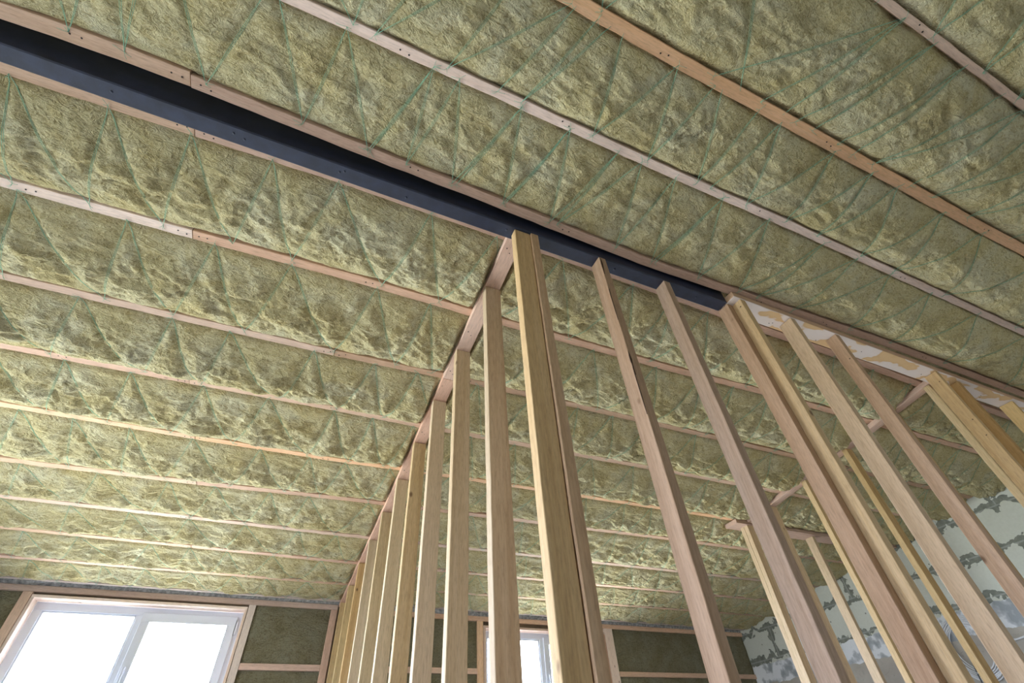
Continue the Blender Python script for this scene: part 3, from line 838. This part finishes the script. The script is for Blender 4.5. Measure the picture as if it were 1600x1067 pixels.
for x0, x1, z0, z1, mt, lab in frames:
    ybox('framing_stud', x0, x1, 0, .017, z0, z1, mt, lab, 'stud', 'framing studs of the window wall')
rails = [(XL + .036, -.993, 'left of the large window'), (-.073, .284, 'between the large window and the long partition'), (.395, 1.107, 'between the long partition and the window behind the corner post'), (2.051, XR - .003, 'between right window and block wall')]
for x0, x1, lab in rails:
    ybox('horizontal_rail', x0, x1, 0, .017, .466, .492, M_BATT if x1 < .3 else M_ORANGE, 'horizontal wooden rail ' + lab, 'rail', 'horizontal rails of the window wall')
def panel(x0, x1, z0, z1, seed, label):
    nx = max(8, int((x1 - x0) * S / .02)); nz = max(8, int((z1 - z0) * S / .02))
    X = np.repeat(np.linspace(x0, x1, nx)[:, None], nz, 1); Zz = np.repeat(np.linspace(z0, z1, nz)[None, :], nx, 0)
    o_ = seed * 11.3
    ed = np.minimum(np.minimum((X - x0), (x1 - X)), np.minimum(Zz - z0, z1 - Zz))
    d = .012 - .008 * (1 - np.exp(-(ed / .02) ** 1)) + .006 * fbm(X * 9 + o_, Zz * 5, 4, seed) + .003 * gn(X * 40, Zz * 30 + o_, seed)
    d = np.clip(d, .0005, .016)
    Yy = 2.862 + .0235 * X + d
    P = np.stack([X * S, Yy * S, Zz * S + CZ], -1)[::-1]
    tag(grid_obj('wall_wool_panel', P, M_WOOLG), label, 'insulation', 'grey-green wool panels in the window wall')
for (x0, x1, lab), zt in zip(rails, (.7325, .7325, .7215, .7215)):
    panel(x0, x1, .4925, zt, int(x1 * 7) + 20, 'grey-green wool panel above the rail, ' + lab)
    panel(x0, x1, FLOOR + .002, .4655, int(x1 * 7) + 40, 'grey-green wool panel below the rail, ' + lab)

def window(n, x0, x1, z0, z1, glz):
    """timber lining, white frame, fixed left pane and an opening right sash with handle and hinge"""
    root = bpy.data.objects.new('window_%d' % n, None); col.objects.link(root)
    root.location = W((x0 + x1) / 2, yfar((x0 + x1) / 2) + .06, z0)
    tag(root, kind='structure')
    bpy.context.view_layer.update()
    t = .012
    mt = M_BATTL if n == 1 else M_BATT
    ybox('lining_head', x0, x1, -.002, .06, z1 - t, z1, mt, parent=root)
    ybox('lining_side', x0, x0 + t, -.002, .06, z0, z1 - t, mt, parent=root)
    ybox('lining_side', x1 - t, x1, -.002, .06, z0, z1 - t, mt, parent=root)
    ybox('lining_sill', x0 + t, x1 - t, -.002, .06, z0, z0 + t, mt, parent=root)
    a, b, c, d = x0 + t, x1 - t, z0 + t, z1 - t
    fw = .033
    w_ = b - a; xm = a + w_ * .487
    D0, D1 = .060, .10
    ybox('frame_head', a, b, D0, D1, d - fw, d, M_PVC, parent=root)
    ybox('frame_bottom', a, b, D0, D1, c, c + fw, M_PVC, parent=root)
    for q in (a, b - fw): ybox('frame_side', q, q + fw, D0, D1, c + fw, d - fw, M_PVC, parent=root)
    ybox('mullion', xm - .016, xm + .016, D0, D1, c + fw, d - fw, M_PVC, parent=root)
    # glazing bead + left pane
    l0, l1 = a + fw, xm - .016
    for q in ((l0, l1, d - fw - .007, d - fw), (l0, l1, c + fw, c + fw + .007), (l0, l0 + .007, c + fw, d - fw), (l1 - .007, l1, c + fw, d - fw)):
        ybox('glazing_bead', q[0], q[1], D0 + .006, D1 - .01, q[2], q[3], M_PVC, parent=root, bev=.001)
    ybox('pane', l0 + .004, l1 - .004, D0 + .018, D0 + .020, c + fw + .004, d - fw - .004, M_GLASS, parent=root, bev=0)
    # opening sash, proud of the frame
    s0, s1 = xm + .008, b - fw + .012
    sw = .037
    zt_, zb_ = d - fw + .010, c + fw - .010
    sash = ybox('sash', s0, s1, D0 - .010, D0 + .004, zt_ - sw, zt_, M_PVC, parent=root)
    ybox('sash_rail', s0, s1, D0 - .010, D0 + .004, zb_, zb_ + sw, M_PVC, parent=root)
    ybox('sash_stile', s0, s0 + sw, D0 - .010, D0 + .004, zb_ + sw, zt_ - sw, M_PVC, parent=root)
    ybox('sash_stile', s1 - sw, s1, D0 - .010, D0 + .004, zb_ + sw, zt_ - sw, M_PVC, parent=root)
    ybox('pane', s0 + sw - .003, s1 - sw + .003, D0 - .004, D0 - .002, zb_ + sw - .003, zt_ - sw + .003, M_GLASS, parent=root, bev=0)
    h = ybox('hinge', s1 + .002, s1 + .010, D0 - .012, D0, zt_ - .075, zt_ - .018, M_PVC, parent=root, bev=.002)
    ybox('hinge_gap', s1 + .0005, s1 + .0015, D0 - .011, D0, zt_ - .078, zt_ - .014, M_DARK, parent=root, bev=0)  # dark strip standing in for the shade in the gap
    zh = .425
    ybox('handle_plate', s0 + .010, s0 + .022, D0 - .0135, D0 - .010, zh - .022, zh + .022, M_PVC, parent=root, bev=.001)
    ybox('handle', s0 + .011, s0 + .021, D0 - .030, D0 - .022, zh - .012, zh + .05, M_PVC, parent=root, bev=.004)
    ybox('handle_neck', s0 + .012, s0 + .020, D0 - .0225, D0 - .013, zh - .006, zh + .006, M_PVC, parent=root, bev=.001)
window(1, *WIN1, None)
window(2, *WIN2, None)
# handle of the large window shows at the bottom edge of the frame: raise a second lever
def added_window(n, axis, u0, u1, z0, z1, at, sgn):  # unseen windows, added to light the studs and ceiling
    root = bpy.data.objects.new('window_%d' % n, None); col.objects.link(root)
    root.location = W(at, (u0 + u1) / 2, z0) if axis == 'y' else W((u0 + u1) / 2, at, z0)
    tag(root, kind='structure')
    bpy.context.view_layer.update()
    def bx_(nm, a0, a1, b0, b1, c0, c1, mat):
        if axis == 'y': x0, x1, y0, y1 = at + sgn * b0, at + sgn * b1, a0, a1
        else: x0, x1, y0, y1 = a0, a1, at + sgn * b0, at + sgn * b1
        x0, x1 = min(x0, x1), max(x0, x1); y0, y1 = min(y0, y1), max(y0, y1)
        p, q = W(x0, y0, c0), W(x1, y1, c1)
        box(nm, p.x, q.x, p.y, q.y, p.z, q.z, mat, parent=root, bev=.003 if mat is M_PVC else 0)
    f = .026
    bx_('frame_head', u0, u1, .04, .08, z1 - f, z1, M_PVC); bx_('frame_bottom', u0, u1, .04, .08, z0, z0 + f, M_PVC)
    um = (u0 + u1) / 2
    for q in (u0, u1 - f, um - f / 2): bx_('frame_side', q, q + f, .04, .08, z0 + f, z1 - f, M_PVC)
    for a0, a1 in ((u0 + f, um - f / 2), (um + f / 2, u1 - f)): bx_('pane', a0, a1, .058, .060, z0 + f, z1 - f, M_GLASS)
k = 3
for a in WINL_ADDED: added_window(k, 'y', a[0], a[1], a[2], a[3], XL, -1); k += 1
for a in WINB_ADDED: added_window(k, 'x', a[0], a[1], a[2], a[3], YB, -1); k += 1

# ------------------------------------------------------------------ cables on the block wall
bm = bmesh.new()
cy, cz_ = 1.545, .395
for i in range(7):
    ry, rz = .085 + .007 * i, .085 + .006 * i
    pts = []
    for q in range(49):
        a = 2 * math.pi * q / 48
        pts.append(W(XR - .012 - .003 * (i % 3) + .002 * math.sin(3 * a + i), cy + ry * math.cos(a) + .004 * math.sin(2 * a + i), cz_ + rz * math.sin(a) * (1.25 if math.sin(a) < 0 else 1)))
    tube(bm, pts, .007, 8)
cc = bm_obj('cable_coil', bm, M_CABLE)
bm = bmesh.new(); tube(bm, [W(XR - .022, cy - .002 + .010 * math.cos(a_) , cz_ + .108 + .026 * math.sin(a_)) for a_ in np.linspace(0, 6.28, 17)], .005, 6)
bm_obj('tie', bm, M_CABLED, cc)
tag(cc, 'hank of white cable loops hanging on the block wall behind the studs', 'cable')
bm = bmesh.new()
pts = [W(XR - .02, 1.54 + .05 * t + .02 * math.sin(3 * t), .47 - .33 * t) for t in np.linspace(0, 2.2, 24)]
tube(bm, pts, .006, 8)
tag(bm_obj('hanging_cable', bm, M_CABLED), 'black cable hanging down from the white cable hank', 'cable')
bm = bmesh.new()
pts = [W(XR - .015, 1.30 + .20 * t, .36 + .10 * (t - .5) ** 2 + .05 * t) for t in np.linspace(-.6, 1.0, 24)]
tube(bm, pts, .010, 8)
tag(bm_obj('conduit', bm, M_CABLE), 'curved white conduit on the block wall at the lower right edge', 'conduit')
# hook that carries the hank
bm = bmesh.new()
tube(bm, [W(XR - .001, cy, cz_ + .11), W(XR - .03, cy, cz_ + .105), W(XR - .035, cy, cz_ + .12)], .006, 6)
tag(bm_obj('wall_hook', bm, M_NAIL), 'small dark hook in the block wall carrying the cable hank', 'hook')
# splinter of wood sticking out of the wool beside the second partition stud
bm = bmesh.new()
tube(bm, [W(.372, 1.005, .955), W(.415, 1.0, .965), W(.46, .99, .975)], .0035, 4)
tag(bm_obj('wood_splinter', bm, M_BATTL), 'thin pale wood splinter lying across the wool behind the second partition stud', 'splinter')

# ragged grey sealing felt between the ceiling edge and the top rail of the window wall
xs = np.linspace(XL + .003, XR - .003, 1200); v = np.linspace(0, 1, 8)
X = np.repeat(xs[:, None], 8, 1); Vv = np.repeat(v[None, :], 1200, 0)
zt = np.where(X < .34, .7575, .7465)
Zf = zt + (.024 * Vv)
Yf = 2.862 + .0235 * X + .012 - .006 * Vv + .006 * gn(X * 30, Vv * 3, 71) + .003 * gn(X * 90, Vv * 6, 72)
M_FELT = plain('grey_sealing_felt', (.46, .45, .44), .95, 0, 30, .5, .8)
tag(grid_obj('sealing_felt', np.stack([X * S, Yf * S, Zf * S + CZ], -1), M_FELT), 'ragged grey sealing felt between the insulated ceiling edge and the window wall top rail', 'felt')
